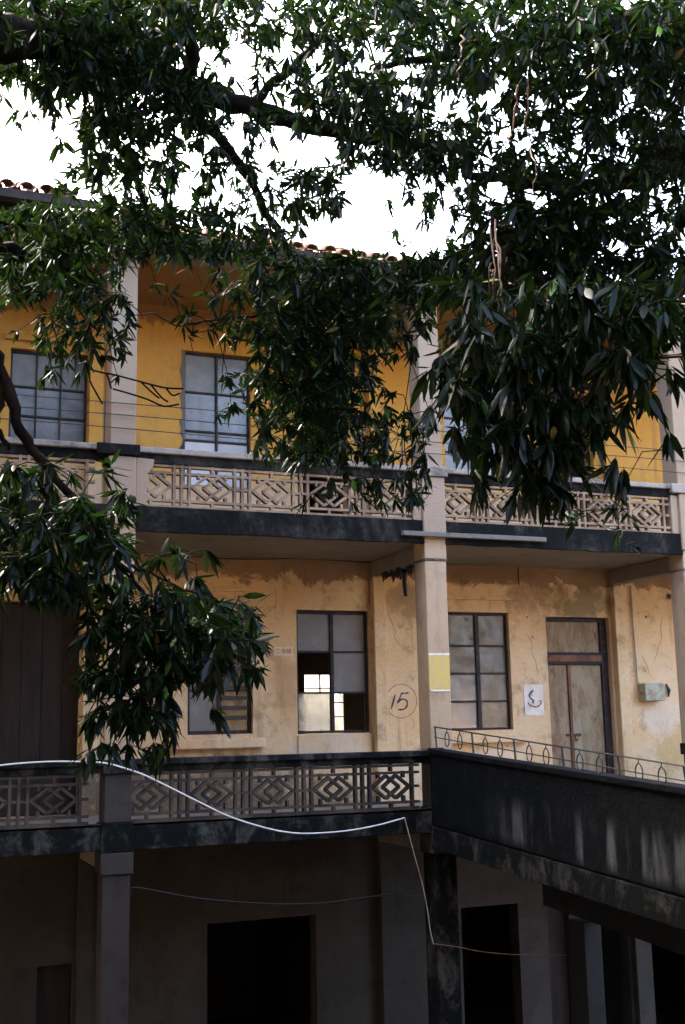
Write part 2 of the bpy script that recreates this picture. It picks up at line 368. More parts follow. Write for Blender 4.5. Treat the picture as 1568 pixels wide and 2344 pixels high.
# ---------------------------------------------------------------- balustrades
UW = .745                                  # spacing of one lattice unit
def lattice_mesh(z0, z1, mat, t=.033):
    mb = MB(); h = z1-z0; y = .05; zc = (z0+z1)/2; hw = UW/2
    def b(x0, za, x1, zb, tt=t, dy=0.0): mb.bar((x0, y+dy, za), (x1, y+dy, zb), .07, tt, up=(0,0,1)) if abs(x1-x0) > 1e-4 else mb.bar((x0, y+dy, za), (x1, y+dy, zb), tt, .07, up=(0,1,0))
    for x in (-hw, -hw+.093, hw-.093):
        b(x, z0, x, z1)
    q = .085; xi = hw-.093
    for z in (z1-.02, z1-q-.02, z0+q, z0+.015): b(-hw, z, hw, z, t*.9, .004)
    b(0, z1, 0, z1-q, t, .002); b(0, z0, 0, z0+q, t, .002)
    for sx in (-.165, .165):
        b(sx, z1-q, sx, zc+.105, t, .003); b(sx, z0+q, sx, zc-.105, t, .003)
    dw, dh = .175, .135
    for cx, dy in ((-.068, -.003), (.068, .003)):
        pts = [(cx-dw, zc), (cx, zc+dh), (cx+dw, zc), (cx, zc-dh)]
        for i in range(4):
            p, q_ = pts[i], pts[(i+1) % 4]
            b(p[0], p[1], q_[0], q_[1], t, dy)
    for s in (-1, 1): b(s*(.068+dw), zc, s*hw, zc, t*.9, .006)
    b(-hw, zc, -hw+.093, zc, t*.9, .007)
    return mb.mesh('lattice_panel', mat)
def balustrade(x0, x1, z0, z1, mat, railmat, rail_top, first, cut=None):
    R_ = MB().box(x0, x1, .0, .10, z0-.03, z0+.0).build('balustrade', mat, B)
    me = lattice_mesh(z0, z1, mat)
    c = first
    while c-UW/2 > x0+.02: c -= UW
    c0 = c
    while c0 < x1:
        lo, hi = c0-UW/2, c0+UW/2
        if lo >= x0-.02 and hi <= x1+.03: put('lattice_panel', me, R_, (c0, 0, 0))
        else:                                # end units are cut by the pier
            bm = bmesh.new(); bm.from_mesh(me)
            for xc, no in ((x0-c0, (-1,0,0)), (x1-c0, (1,0,0))):
                g = bm.verts[:]+bm.edges[:]+bm.faces[:]
                bmesh.ops.bisect_plane(bm, geom=g, plane_co=(xc,0,0), plane_no=no, clear_outer=True)
            m2 = bpy.data.meshes.new('lattice_panel'); bm.to_mesh(m2); bm.free(); m2.materials.append(mat)
            if len(m2.vertices): put('lattice_panel', m2, R_, (c0, 0, 0))
        c0 += UW
    MB().box(x0-.02, x1+.02, -.045, .16, rail_top-.07, rail_top).build('coping', railmat, R_, .012)
    MB().box(x0, x1, .005, .12, z1, rail_top-.07).build('handrail', M['mould'] if rail_top > 1 else M['mould_and_shade'], R_, .006)
    return R_
for i in range(len(colx)-1):
    a, b_ = colx[i]+.30, colx[i+1]-.14
    off = colx[i]
    balustrade(a if colx[i] != 0 else .30, b_, 2.87, 3.39, M['lattice'], M['coping'], 3.57, off+1.23)
    if colx[i] != 4.0: balustrade(a, colx[i+1], -.69, -.15, M['lattice_low'], M['mould_and_shade'], .0, off+1.23)
for x in colx:
    MB().box(x-.16, x+.34, -.07, .36, 3.445, 3.58).build('rail_cap', M['coping'] if x != 0 else M['mould'], B, .014)
    MB().box(x-.02, x+.32, -.05, .34, -.16, -.005).build('rail_cap', M['mould_and_shade'], B, .014)
# ---------------------------------------------------------------- windows
def window(x0, x1, z0, z1, cols, rows, mats, fw=.035, y=None, missing=(), label=None, mull=.05, rails=None, frame='frame'):
    """frame with mullions; every pane its own sub-part"""
    y = YW+.10 if y is None else y
    fm = MB(); g = .004
    fm.box(x0+g, x0+fw, y-.03, y+.03, z0+g, z1-g); fm.box(x1-fw, x1-g, y-.03, y+.03, z0+g, z1-g)
    fm.box(x0+fw, x1-fw, y-.029, y+.029, z1-fw-.01, z1-g); fm.box(x0+fw, x1-fw, y-.029, y+.029, z0+g, z0+fw)
    zs = rails or [z0+fw+(z1-z0-2*fw)*i/rows for i in range(1, rows)]
    xs = [x0+fw+(x1-x0-2*fw)*i/cols for i in range(1, cols)]
    for x in xs: fm.box(x-mull/2, x+mull/2, y-.034, y+.034, z0+fw, z1-fw)
    for z in zs: fm.box(x0+fw, x1-fw, y-.026, y+.026, z-.014, z+.014)
    f = fm.build('window', M[frame], B, .003, label=label)
    X = [x0+fw]+xs+[x1-fw]; Z = [z0+fw]+zs+[z1-fw]
    for r in range(len(Z)-1):
        for c_ in range(cols):
            if (c_, r) in missing: continue
            mt = mats[(c_, r)] if isinstance(mats, dict) and (c_, r) in mats else (mats['*'] if isinstance(mats, dict) else mats)
            t = random.uniform(-.004, .004)
            MB().add([(X[c_]+.003, y+t, Z[r]+.003), (X[c_+1]-.003, y-t, Z[r]+.003), (X[c_+1]-.003, y-t, Z[r+1]-.003), (X[c_]+.003, y+t, Z[r+1]-.003),
                      (X[c_]+.003, y+.005+t, Z[r]+.003), (X[c_+1]-.003, y+.005-t, Z[r]+.003), (X[c_+1]-.003, y+.005-t, Z[r+1]-.003), (X[c_]+.003, y+.005+t, Z[r+1]-.003)],
                     [(0,1,2,3),(7,6,5,4),(0,4,5,1),(1,5,6,2),(2,6,7,3),(3,7,4,0)]).build('pane', M[mt], f)
    return f
# middle storey
wA = window(1.41, 2.30, .24, 1.91, 2, 3, {'*': 'frosted', (1,0): 'grime', (1,1): 'grime'}, .045, label='half hidden window with glass louvres on its right')
for i in range(7):
    z = .45+i*.13
    MB().bar((1.89, YW+.05, z), (2.24, YW+.05, z), .09, .008, up=(0,-.6,.8)).build('louvre', M['louvre'], wA)
window(2.93, 4.01, .22, 1.90, 2, 3, {'*': 'frosted', (0,0): 'clear'}, .04, missing=((0,1), (1,0)), rails=[.77, 1.33],
       label='window with frosted panes and two panes missing', frame='frame')
window(5.25, 6.25, .22, 1.915, 2, 4, {'*': 'grime', (0,0): 'clear', (0,1): 'clear'}, .03, rails=[.63, 1.03, 1.43], mull=.06,
       label='dusty eight pane window beside the grey column')
window(-3.9, -2.9, .22, 1.9, 2, 4, 'grime'); window(10.4, 11.4, .22, 1.9, 2, 4, 'grime'); window(13.2, 14.2, .22, 1.9, 2, 4, 'grime')
# top storey
window(-.96, .04, 3.75, 5.24, 3, 4, {'*': 'frosted_blue', (0,3): 'frosted', (1,3): 'frosted', (2,3): 'frosted'}, .03, mull=.02, rails=[3.98, 4.36, 4.75], label='square grid window with grey upper panes')
window(1.35, 2.29, 3.55, 5.45, 2, 4, {'*': 'frosted_blue', (0,0): 'paper_pane', (1,0): 'paper_pane', (0,3): 'frosted'}, .025, mull=.03, rails=[4.2, 4.33, 4.88], label='pale window with papered lower panes')
window(5.3, 6.3, 3.75, 5.4, 2, 3, 'frosted_blue'); window(-3.9, -2.9, 3.75, 5.3, 2, 4, 'frosted'); window(10.4, 11.4, 3.75, 5.4, 2, 4, 'frosted')
# sills and label mouldings
MB().box(1.22, 2.44, YW-.13, YW, .055, .185).build('window_sill', M['peach'], B, .02)
MB().box(2.93, 4.0, YW-.02, YW, F1, .205).build('window_apron', M['peach'], B, .006)
MB().box(5.15, 6.45, YW-.11, YW, .04, .16).build('window_sill', M['peach'], B, .015)
for x0, x1, z0, z1 in ((1.1, 2.46, 2.15, 2.31), (5.1, 6.45, 2.12, 2.32)):
    mb = MB(); mb.box(x0, x1, YW-.035, YW, z1-.025, z1+.01); mb.box(x0, x1, YW-.02, YW, z0+.01, z1-.025); mb.box(x0-.02, x1+.02, YW-.07, YW, z0-.03, z0+.01)
    mb.build('lintel_moulding', M['peach'], B, .006)
MB().box(-1.05, .1, YW-.06, YW, 5.34, 5.41).build('lintel_moulding', M['ochre'], B, .01)
# broken plaster edge left of the top window
pts = []
for i in range(26):
    z = 3.6+i*.074; pts.append((1.352-.03-.035*abs(math.sin(i*1.9)+.6*math.sin(i*.7)), z))
mb = MB(); n = len(pts)
mb.add([(x, YW-.006, z) for x, z in pts]+[(1.349, YW-.006, z) for x, z in pts], [(i, n+i, n+i+1, i+1) for i in range(n-1)])
mb.build('render_patch', M['ledge'], B)
# door of the middle storey -----------------------------------------
dr = MB(); x0, x1, z0, z1 = 6.88, 8.0, F1+.02, 1.87; y = YW+.13
dr.box(x0+.002, x0+.04, y-.05, y+.05, z0, z1-.01); dr.box(x1-.12, x1-.002, y-.05, y+.05, z0, z1-.01); dr.box(x0+.04, x1-.12, y-.05, y+.05, z1-.06, z1-.01)
door = dr.build('door', M['frame'], B, .004, label='worn double door with rusty transom')
MB().box(x0+.04, x1-.12, y-.055, y+.05, 1.16, 1.20).build('transom', M['frame'], door, .004)
MB().box(x0+.04, x1-.12, y-.075, y+.05, 1.20, 1.30).build('transom', M['rustwood'], door, .01)
MB().box(x0+.04, x1-.12, y-.055, y+.05, 1.30, 1.345).build('transom', M['frame'], door, .004)
MB().box(x0+.042, x1-.122, y-.01, y+.02, 1.345, z1-.062).build('door_panel', M['door'], door)
mid = 7.30
MB().box(x0+.042, mid-.025, y-.015, y+.02, z0, 1.158).build('door_leaf', M['door'], door, .004)
MB().box(mid+.025, x1-.122, y-.015, y+.02, z0, 1.158).build('door_leaf', M['door'], door, .004)
MB().box(mid-.024, mid+.024, y-.045, y+.02, z0, 1.157).build('door_stile', M['rustwood'], door, .004)
mb = MB(); mb.box(mid-.10, mid+.16, y-.035, y-.017, .10, .14); mb.tube([(mid+.03, y-.05, .12), (mid+.05, y-.06, .03), (mid+.09, y-.05, .06)], .012)
mb.build('latch', M['iron'], door)
# boarded opening on the left ----------------------------------------
brd = MB().box(-1.9, .0, YW+.16, YW+.20, F1+.02, 1.93).build('boarding', M['frame'], B, label='dark brown boards closing a wide opening')
xx = -1.88
while xx < -.02:
    wd = random.uniform(.2, .26); MB().box(xx, min(xx+wd-.006, .0), YW+.12, YW+.155, F1+.03, 1.91).build('board', M['board'], brd, .003); xx += wd
for (x0, x1, z1) in ((6.66, 7.02, -2.17), (-.42, 0, -2.45)):
    MB().box(x0+.01, x1-.01, YW+.1, YW+.14, F0, z1-.01).build('shutter_panel', M['board'], B, .004)
# drainpipe strips beside pilasters
MB().tube([(4.0, YW-.05, C1-.24), (4.0, YW-.05, 2.0)], .012, 6).build('conduit', M['drain'], B)
MB().tube([(.33, YW-.06, F2), (.33, YW-.06, C2)], .03, 8).build('drainpipe', M['drain'], B)
# roof ---------------------------------------------------------------
ang = math.radians(24)
def roof(x0, x1, ez, label):
    r = MB(); y0, y1 = -.42, 3.7; dz = (y1-y0)*math.tan(ang)
    for (ya, za, yb, zb) in ((y0, ez-.06, y1, ez-.06+dz), (y1, ez-.06+dz, 7.9, ez-.06)):
        r.add([(x0,ya,za),(x1,ya,za),(x1,yb,zb),(x0,yb,zb),(x0,ya,za-.1),(x1,ya,za-.1),(x1,yb,zb-.1),(x0,yb,zb-.1)],
              [(0,1,2,3),(7,6,5,4),(0,4,5,1),(1,5,6,2),(2,6,7,3),(3,7,4,0)])
    R_ = r.build('roof', M['board'], B, label=label)
    return R_
RL, RR = roof(X0, -.25, 6.42, 'higher tiled roof end on the left'), roof(-.25, X1, 6.17, 'tiled roof along the top storey')
tm = MB(); n = 7; L = .36; vs = []; fs = []
for k_, (yy, r_) in enumerate(((0, .085), (L, .075))):
    for s_, rr in ((0, r_), (1, r_-.014)):
        for j in range(n):
            t = math.pi*j/(n-1); vs.append((math.cos(t)*rr, yy, math.sin(t)*rr*.85))
for j in range(n-1):
    fs += [(j, j+1, 2*n+j+1, 2*n+j), (n+j+1, n+j, 3*n+j, 3*n+j+1), (j+1, j, n+j, n+j+1)]
tm.add(vs, fs); tile = tm.mesh('roof_tile', M['tile'], True)
for R_, x0, x1, ez, rows in ((RR, -.2, 9.6, 6.17, 6), (RL, -3.0, -.3, 6.42, 3)):
    cnt = int((x1-x0)/.215)
    for r_ in range(rows):
        for i in range(cnt):
            yy = -.46+r_*.31
            o = put('roof_tile', tile, R_, (x0+i*.215+random.uniform(-.012,.012), yy+random.uniform(-.015,.015), ez-.03+(yy+.42)*math.tan(ang)+random.uniform(-.006,.012)))
            o.rotation_euler = (ang+random.uniform(-.03,.03), 0, random.uniform(-.04,.04))
for R_, x0, x1, ez, r0 in ((RR, -.2, X1-.1, 6.17, 6), (RL, X0, -.3, 6.42, 3)):      # rest of the tiles
    mb = MB(); x = x0
    while x < x1:
        ya = -.46+r0*.31; ya0 = -.46 if (x > 9.6 or x < -3) else ya
        zf = lambda q: ez-.03+(q+.42)*math.tan(ang)
        mb.tube([(x, ya0, zf(ya0)), (x, 3.7, zf(3.7))], .08, 8); x += .215
    tag(mb.build('tile_rows', M['tile'], R_), kind='stuff')
# ================================================================== OPPOSITE WING (behind the viewer)
O = empty('opposite_building', (0, -13.8, GZ), 'dim gallery building across the courtyard, behind the viewer', 'building')
YO = -13.75
MB().box(-4.4, 16, YO-6, YO-2.0, GZ, 7.2).build('wall', M['peach'], O)
MB().box(-4.4, 16, YO-2.0, YO, -1.6, -1.3).build('floor_slab', M['mould_and_shade'], O)
MB().box(-4.4, 16, YO-2.0, YO, 2.3, 2.6).build('floor_slab', M['mould_and_shade'], O)
MB().box(-4.4, 16, YO-6.5, YO+.5, 6.4, 6.7).build('roof', M['tile'], O)
for x in (-4.35, -.6, 3, 7, 11, 15.6):
    MB().box(x, x+.35, YO-.35, YO, GZ, 6.4).build('column', M['pier_low'], O)
MB().box(-4.4, 16, YO-.12, YO, -1.3, -.6).build('parapet', M['mould_and_shade'], O)
MB().box(-4.4, 16, YO-.12, YO, 2.6, 3.4).build('parapet', M['mould_and_shade'], O)
for nm, x0, x1, lab in (('left', -11, -4.75, 'added unseen wing that keeps light off the left end of the courtyard'),):  # unseen wing added to block light from the left
    E_ = empty('light_blocking_wing', ((x0+x1)/2, -6, GZ), lab, 'building')
    MB().box(x0, x1, -20, -.6, GZ, 7.4).build('wall', M['peach'], E_)
    MB().box(x0-.3, x1+.3, -20.4, -.8, 7.402, 7.6).build('roof', M['tile'], E_)
    xf = x1 if nm == 'left' else x0; sg = 1 if nm == 'left' else -1
    for yy in range(-12, -2, 3):
        for zz in (.2, 3.7): MB().box(min(xf, xf+sg*.05), max(xf, xf+sg*.05), yy, yy+1.1, zz, zz+1.6).build('window', M['frame'], E_)
# ================================================================== WALKWAY BRIDGE
W = empty('walkway_bridge', (4.7, -6, GZ), 'soot-black concrete walkway running from the column towards the viewer', 'walkway')
XB0, XB1 = 4.0, 5.7
def zt(y): return .02+.056*y if y > -9 else .02-.504     # top of the parapet falls towards the viewer
k = NT('bridge_mould')
z = k.sep(2); y_ = k.sep(1)
rel = k.math('SUBTRACT', z, k.math('MULTIPLY', y_, .056))      # height above the sloping deck line
band = k.math('MULTIPLY', k.ramp(rel, -.90, -.74), k.ramp(rel, -.30, -.58))
st = k.noise(1.5, 5, .6, (1, 1.7, .35), .3, (0, 3.1, 0))
fac = k.math('MULTIPLY', k.math('MULTIPLY', band, k.ramp(st, .46, .72)), k.ramp(y_, -1.2, -2.6))
base = k.mix(k.ramp(k.noise(5, 7, .7), .45, .75), (.004,.005,.006), (.012,.013,.014))
M['bridge'] = k.done(k.mix(fac, base, (.15,.155,.16)), .92, k.noise(18, 7, .75), .02, .12)
ys = [-.02-.5*i for i in range(28)]; ys = [q for q in ys if q > YO+.02]+[YO+.02]
def sweep(prof, ys_, mat, name, parent, zoff=zt):
    mb = MB(); n = len(prof); vs = []; fs = []
    for q in ys_:
        for (x, zz) in prof: vs.append((x, q, zz+zoff(q)))
    for i in range(len(ys_)-1):
        for j in range(n): fs.append((i*n+j, i*n+(j+1) % n, (i+1)*n+(j+1) % n, (i+1)*n+j))
    fs += [tuple(range(n)), tuple((len(ys_)-1)*n+j for j in range(n))[::-1]]
    return mb.add(vs, fs).build(name, mat, parent, .01)
sweep([(XB0,-.92),(XB0-.02,-.9),(XB0-.02,-.08),(XB0-.05,-.06),(XB0-.05,0),(XB0+.15,0),(XB0+.15,-.92)], ys, M['bridge'], 'parapet', W)
sweep([(XB1-.12,-.92),(XB1-.12,-.78),(XB1+.03,-.78),(XB1+.03,-.92)], ys, M['mould_and_shade'], 'kerb', W)
sweep([(XB0-.03,-1.18),(XB0-.03,-.922),(XB1+.03,-.922),(XB1+.03,-1.18)], ys, M['mould_and_shade'], 'deck', W)
k = NT('girder_render'); M['girder'] = k.done(k.mix(k.ramp(k.noise(2, 6, .7), .4, .7), (.022,.02,.018), (.012,.011,.01)), .9)
sweep([(XB1-.22,-1.95),(XB1-.22,-1.182),(XB1-.05,-1.182),(XB1-.05,-1.95)], ys, M['girder'], 'girder', W)
for ya in (-.92, -5.2, -9.6):
    MB().box(XB1-.24, XB1, ya, ya+.36, GZ, -1.96+.056*ya).build('pier', M['girder'], W, .012)
rail = MB()
zr = lambda q: .285+.076*q
rail.tube([(4.04, q, zr(q)) for q in ys if q > -12], .009, 6)
RAIL = rail.build('railing', M['iron'], W, label='thin iron railing with oval rings on top of the parapet')
mb = MB(); mb.tube([(4.04, q, zr(q)-.125) for q in ys if q > -12], .006, 5); mb.build('middle_rail', M['iron'], RAIL)
q = -.05
while q > -11.5:
    MB().tube([(4.04, q, zr(q)), (4.04, q-.03, zt(q)-.05)], .012, 6).build('post', M['iron'], RAIL)
    for f in (.33, .68):
        c_ = q-.95*f; zc = zr(c_)-.125
        ring = [(4.04, c_+.055*math.cos(t), zc+.085*math.sin(t)) for t in np.linspace(0, 2*math.pi, 15)[:-1]]
        MB().tube(ring, .007, 5, True).build('oval_ring', M['iron'], RAIL)
        MB().tube([(4.04, c_, zr(c_)), (4.04, c_, zc+.085)], .006, 5).build('tie', M['iron'], RAIL)
    q -= .95
# ================================================================== SMALL THINGS
# painted number
def stroke(pts, r, mat, parent, y, name, flat=.3):
    mb = MB(); P_ = [Vector((x, y, z)) for x, z in pts]; vs = []; n = len(P_)
    for i, p in enumerate(P_):
        d = P_[min(i+1, n-1)]-P_[max(i-1, 0)]; d.normalize(); nn = Vector((-d.z, 0, d.x))
        rr = r*(1+.25*math.sin(i*1.3))*(1 if 0 < i < n-1 else .6)
        vs += [p+nn*rr, p-nn*rr, p+nn*rr+Vector((0,-.003,0)), p-nn*rr+Vector((0,-.003,0))]
    fs = []
    for i in range(n-1):
        a_ = 4*i; b_ = 4*i+4
        fs += [(a_+2, a_+3, b_+3, b_+2), (a_, a_+2, b_+2, b_), (a_+3, a_+1, b_+1, b_+3)]
    return mb.add(vs, fs).build(name, mat, parent)
def px(u, v, y): q = PY(u, v, y); return (q[0], q[2])
NUM = empty('painted_number', (4.45, YW, .6), 'number 15 in a circle brushed on the peach wall beside the grey column', 'number')
ys_ = YW-.001
one = [px(1300*.6445+x*.1645, 2300*.6445+yy*.1645, ys_) for x, yy in ((405,650),(385,730),(365,800),(350,855))]
five = [px(1300*.6445+x*.1645, 2300*.6445+yy*.1645, ys_) for x, yy in ((595,630),(545,635),(498,640),(475,690),(440,775),(480,728),(530,718),(570,745),(572,800),(545,845),(490,865),(440,855))]
stroke(one, .011, M['ink'], NUM, ys_, 'digit_one'); stroke([tuple(q) for q in smoothline(five, 3)], .010, M['ink'], NUM, ys_, 'digit_five')
cc = [px(1300*.6445+(480+215*math.cos(t)+10)*.1645, 2300*.6445+(745-235*math.sin(t))*.1645, ys_) for t in np.linspace(-2.5, 3.5, 40)]
stroke(cc, .0055, M['ink_faint'], NUM, ys_, 'circle')
CR = random.Random(5)
for (x, z, dx, dz, ln) in ((4.3,1.9,.05,-.2,6),(2.62,2.2,.03,-.25,5),(6.55,1.6,.06,-.22,7),(9.0,1.9,-.05,-.25,7),(2.7,.75,.02,-.15,4),(4.62,.42,-.01,-.14,3),(.95,1.2,.08,-.15,4),(8.55,1.3,.08,-.15,5)):
    pts = [(x, z)]
    for i in range(ln): pts.append((pts[-1][0]+dx*.4+CR.uniform(-.035,.035), pts[-1][1]+dz*CR.uniform(.25,.5)))
    stroke(pts, .0028, M['ink_faint'], B, YW-.001, 'crack')
for i in range(14):
    x, z, rr = CR.uniform(4.3, 9.2), CR.uniform(-.1, 2.3), CR.uniform(.008, .02)
    if any(h[0]-.1 < x < h[1]+.1 and h[2] < z < h[3] for h in H1): continue
    MB().add([(x+rr*CR.uniform(.7,1.2)*math.cos(t), YW-.002, z+rr*CR.uniform(.7,1.2)*math.sin(t)) for t in np.linspace(6.28, 0, 9)[:-1]], [tuple(range(8))]).build('plaster_chip', M['drain'], B)
# plaque with red characters
PL = empty('number_plaque', (2.73, YW, 1.32), 'small cream plaque with red characters left of the broken window', 'plaque')
MB().box(2.595, 2.865, YW-.014, YW, 1.262, 1.385).build('plate', M['plaque'], PL, .006)
def text(s, size, mat, loc, parent, name):
    cu = bpy.data.curves.new(name, 'FONT'); cu.body = s; cu.size = size; cu.extrude = .001; cu.align_x = 'CENTER'; cu.align_y = 'CENTER'
    t = bpy.data.objects.new(name, cu); C.objects.link(t)
    dg = bpy.context.evaluated_depsgraph_get(); me = bpy.data.meshes.new_from_object(t.evaluated_get(dg)); bpy.data.objects.remove(t)
    me.materials.clear(); me.materials.append(mat)
    me.transform(Matrix.Translation(loc) @ Matrix.Rotation(math.pi/2, 4, 'X')); return put(name, me, parent)
text('二', .075, M['ink_faint'], (2.655, YW-.0155, 1.322), PL, 'character')
text('零', .075, M['red_ink'], (2.735, YW-.0155, 1.322), PL, 'character')
text('幢', .075, M['red_ink'], (2.81, YW-.0155, 1.322), PL, 'character')
# white notice with a blue and brown mark
NT_ = empty('white_notice', (6.6, YW, .64), 'white paper notice with a blue and brown squiggle beside the door', 'notice')
a1, b1 = px(1198, 1567, YW), px(1245, 1637, YW)
nm = MB(); gx = np.linspace(a1[0], b1[0], 6); gz = np.linspace(b1[1], a1[1], 7); vs = []; fs = []
for zz in gz:
    for xx in gx: vs.append((xx, YW-.006-.006*abs(math.sin(xx*9+zz*7)), zz))
for j in range(6):
    for i in range(5): fs.append((j*6+i, j*6+i+1, j*6+i+7, j*6+i+6))
nm.add(vs, fs).build('sheet', M['paper'], NT_)
def nz(x, y): return px(1830*.6445+x*.05344, 2400*.6445+y*.05344, YW)
for pts, mt, r in (([(745,620),(690,680),(610,760),(585,850),(600,930)], 'blue_ink', .013), ([(610,940),(700,1020),(770,1080),(715,1180)], 'blue_ink', .010),
                   ([(690,740),(680,800),(690,870)], 'yellow', .010), ([(520,1160),(600,1240),(720,1300),(860,1330),(980,1290),(1070,1200),(1090,1110),(1000,1060)], 'brown_ink', .009)):
    stroke([tuple(q) for q in smoothline([nz(*p) for p in pts], 4)], r, M[mt], NT_, YW-.0145, 'ink_mark')
# yellow poster on the column
a1, b1 = px(984, 1497, 0), px(1030, 1580, 0)
YP = empty('yellow_poster', (4.15, 0, .95), 'faded yellow poster pasted round the grey column', 'poster')
MB().box(4.006, 4.294, -.006, -.002, .73, 1.18).build('sheet', M['yellow'], YP)
MB().box(4.004, 4.296, -.008, -.0065, 1.165, 1.19).build('paper_edge', M['paper'], YP)
MB().box(4.02, 4.29, -.008, -.0065, .715, .735).build('paper_edge', M['paper'], YP)
# meter box with conduit
MBX = empty('meter_box', (8.65, YW, .74), 'grey electric meter box on the wall right of the door', 'meter box')
MB().box(8.46, 8.82, YW-.16, YW, .60, .87).build('case', M['box'], MBX, .012)
MB().box(8.462, 8.818, YW-.175, YW-.161, .605, .865).build('lid', M['box'], MBX, .006)
MB().tube([(8.42, YW-.03, 2.37), (8.44, YW-.03, .90), (8.47, YW-.05, .84)], .014, 8).build('conduit', M['pipe'], MBX, smooth=True)
SC = empty('wall_bracket', (8.95, YW, .74), 'small dark metal bracket right of the meter box', 'bracket')
MB().tube([(8.95, YW-.04, .86), (8.99, YW-.05, .76), (8.98, YW-.04, .66)], [.015, .03, .012], 6).build('arm', M['iron'], SC)
for (u, v, r, lab) in ((1530, 1365, .04, 'round dark vent hole high on the wall near the right column'), (1478, 1412, .016, 'small dark bolt below the round vent hole')):
    q = PY(u, v, YW); o = empty('wall_vent' if r > .03 else 'wall_bolt', q, lab, 'vent' if r > .03 else 'bolt')
    ring = [(q[0]+r*math.cos(t), YW-.01, q[2]+r*math.sin(t)) for t in np.linspace(0, 2*math.pi, 13)[:-1]]
    MB().tube(ring, r*.3, 5, True).build('rim', M['drain'], o)
    MB().add([(x, YW-.004, z_) for x, _, z_ in ring], [tuple(range(12))[::-1]]).build('hole', M['wire'], o)
# black bracket remains and moss hanging from the beam beside column
BR = empty('broken_lamp_bracket', (4.15, 1.0, 2.36), 'black broken lamp stub hanging under the beam beside the grey column', 'bracket')
MB().tube([(4.2, 1.05, 2.40), (4.19, 1.04, 2.2), (4.20, 1.03, 2.02)], [.028, .03, .026], 8).build('stub', M['wire'], BR)
MS = MB()
for i in range(60):
    yy = random.uniform(.35, 1.5); xx = 4.16+random.uniform(-.1, .1); ln = random.uniform(.02, .13)
    MS.tube([(xx, yy, 2.40), (xx+.01, yy, 2.38-ln*.6), (xx, yy+.01, 2.38-ln)], [.03, .02, .004], 5)
tag(MS.build('hanging_soot_moss', M['wire']), 'ragged black moss hanging from the beam left of the column', 'moss', kind='stuff')
# iron rods strung along the top gallery
for i, z in enumerate((4.07, 3.92, 3.76)):
    lab = ('highest of the three thin rods across the top gallery', 'middle of the three thin rods across the top gallery', 'lowest of the three thin rods across the top gallery')[i]
    pts = [(x, -.035+.01*math.sin(x), z+.012*math.sin(x*.9+i)-.01*(x*.2)) for x in np.linspace(-7.9, 12, 60)]
    tag(MB().tube(pts, .006, 5).build('iron_rod', M['iron']), lab, 'rod', 'thin rods strung across the top gallery')
for x in (-.07, 3.72):
    tag(MB().tube([(x, -.02, 3.55), (x, -.02, 4.08)], .01, 6).build('rod_post', M['iron']), 'thin upright iron post on the rail %s' % ('left of the first column' if x < 0 else 'left of the middle column'), 'post', 'posts holding the rods')
# white cable
cab = [(-60,1762),(0,1752),(80,1745),(150,1743),(235,1746),(280,1757),(330,1774),(390,1803),(450,1833),(525,1869),(600,1893),(650,1904),(700,1908),(784,1903),(860,1890),(926,1872)]
yc = -.55
c1 = [tuple(PY(u, v, yc)) for u, v in cab]
tag(MB().tube(smoothline(c1, 4), .009, 6).build('white_cable', M['white_cable'], smooth=True), 'white cable drooping in front of the lower balustrade', 'cable')
c2 = [tuple(PY(u, v, yc)) for u, v in ((926,1872),(935,1905),(948,1955),(966,2020),(978,2080),(985,2130),(992,2160))]
tag(MB().tube(smoothline(c2, 4), .006, 6).build('cable_drop', M['pipe'], smooth=True), 'thin grey cable dropping from the end of the white cable', 'cable')
c3 = [tuple(PY(u, v, yc-.0)) for u, v in ((992,2160),(1050,2168),(1100,2178),(1160,2184),(1210,2186),(1260,2187),(1320,2186))]
tag(MB().tube(smoothline(c3, 4), .005, 6).build('low_cable', M['drain'], smooth=True), 'dull cable running right in front of the dark ground floor opening', 'cable')
c4 = [tuple(PY(u, v, -.08)) for u, v in ((300,2058),(303,2032),(360,2040),(450,2056),(560,2066),(670,2070),(760,2065),(870,2050),(960,2040))]
tag(MB().tube(smoothline(c4, 4), .009, 6).build('sagging_wire', M['wire'], smooth=True), 'dark wire sagging between ground floor columns', 'wire')
c5 = [tuple(PY(u, v, YW-.03)) for u, v in ((330,1272),(420,1274),(520,1279),(600,1280),(700,1279),(850,1288))]
tag(MB().tube(smoothline(c5, 4), .008, 5).build('ceiling_wire', M['wire']), 'dark wire along the ceiling edge above the middle windows', 'wire')
c6 = [(1186/1., 1255), (1186, 1300), (1188, 1340)]
tag(MB().tube([(x, YW-.02, z_) for x, z_ in ((6.44, 2.60), (6.44, 2.48), (6.445, 2.33))], .008, 5).build('lamp_cord', M['wire']), 'short dark cord above the dusty eight pane window', 'cord')
tag(MB().tube([(8.2, .9, 2.6), (8.2, .9, 2.5)], [.012, .035], 8).build('bulb_holder', M['wire']), 'dark bulb holder under the ceiling near the right column', 'bulb holder')
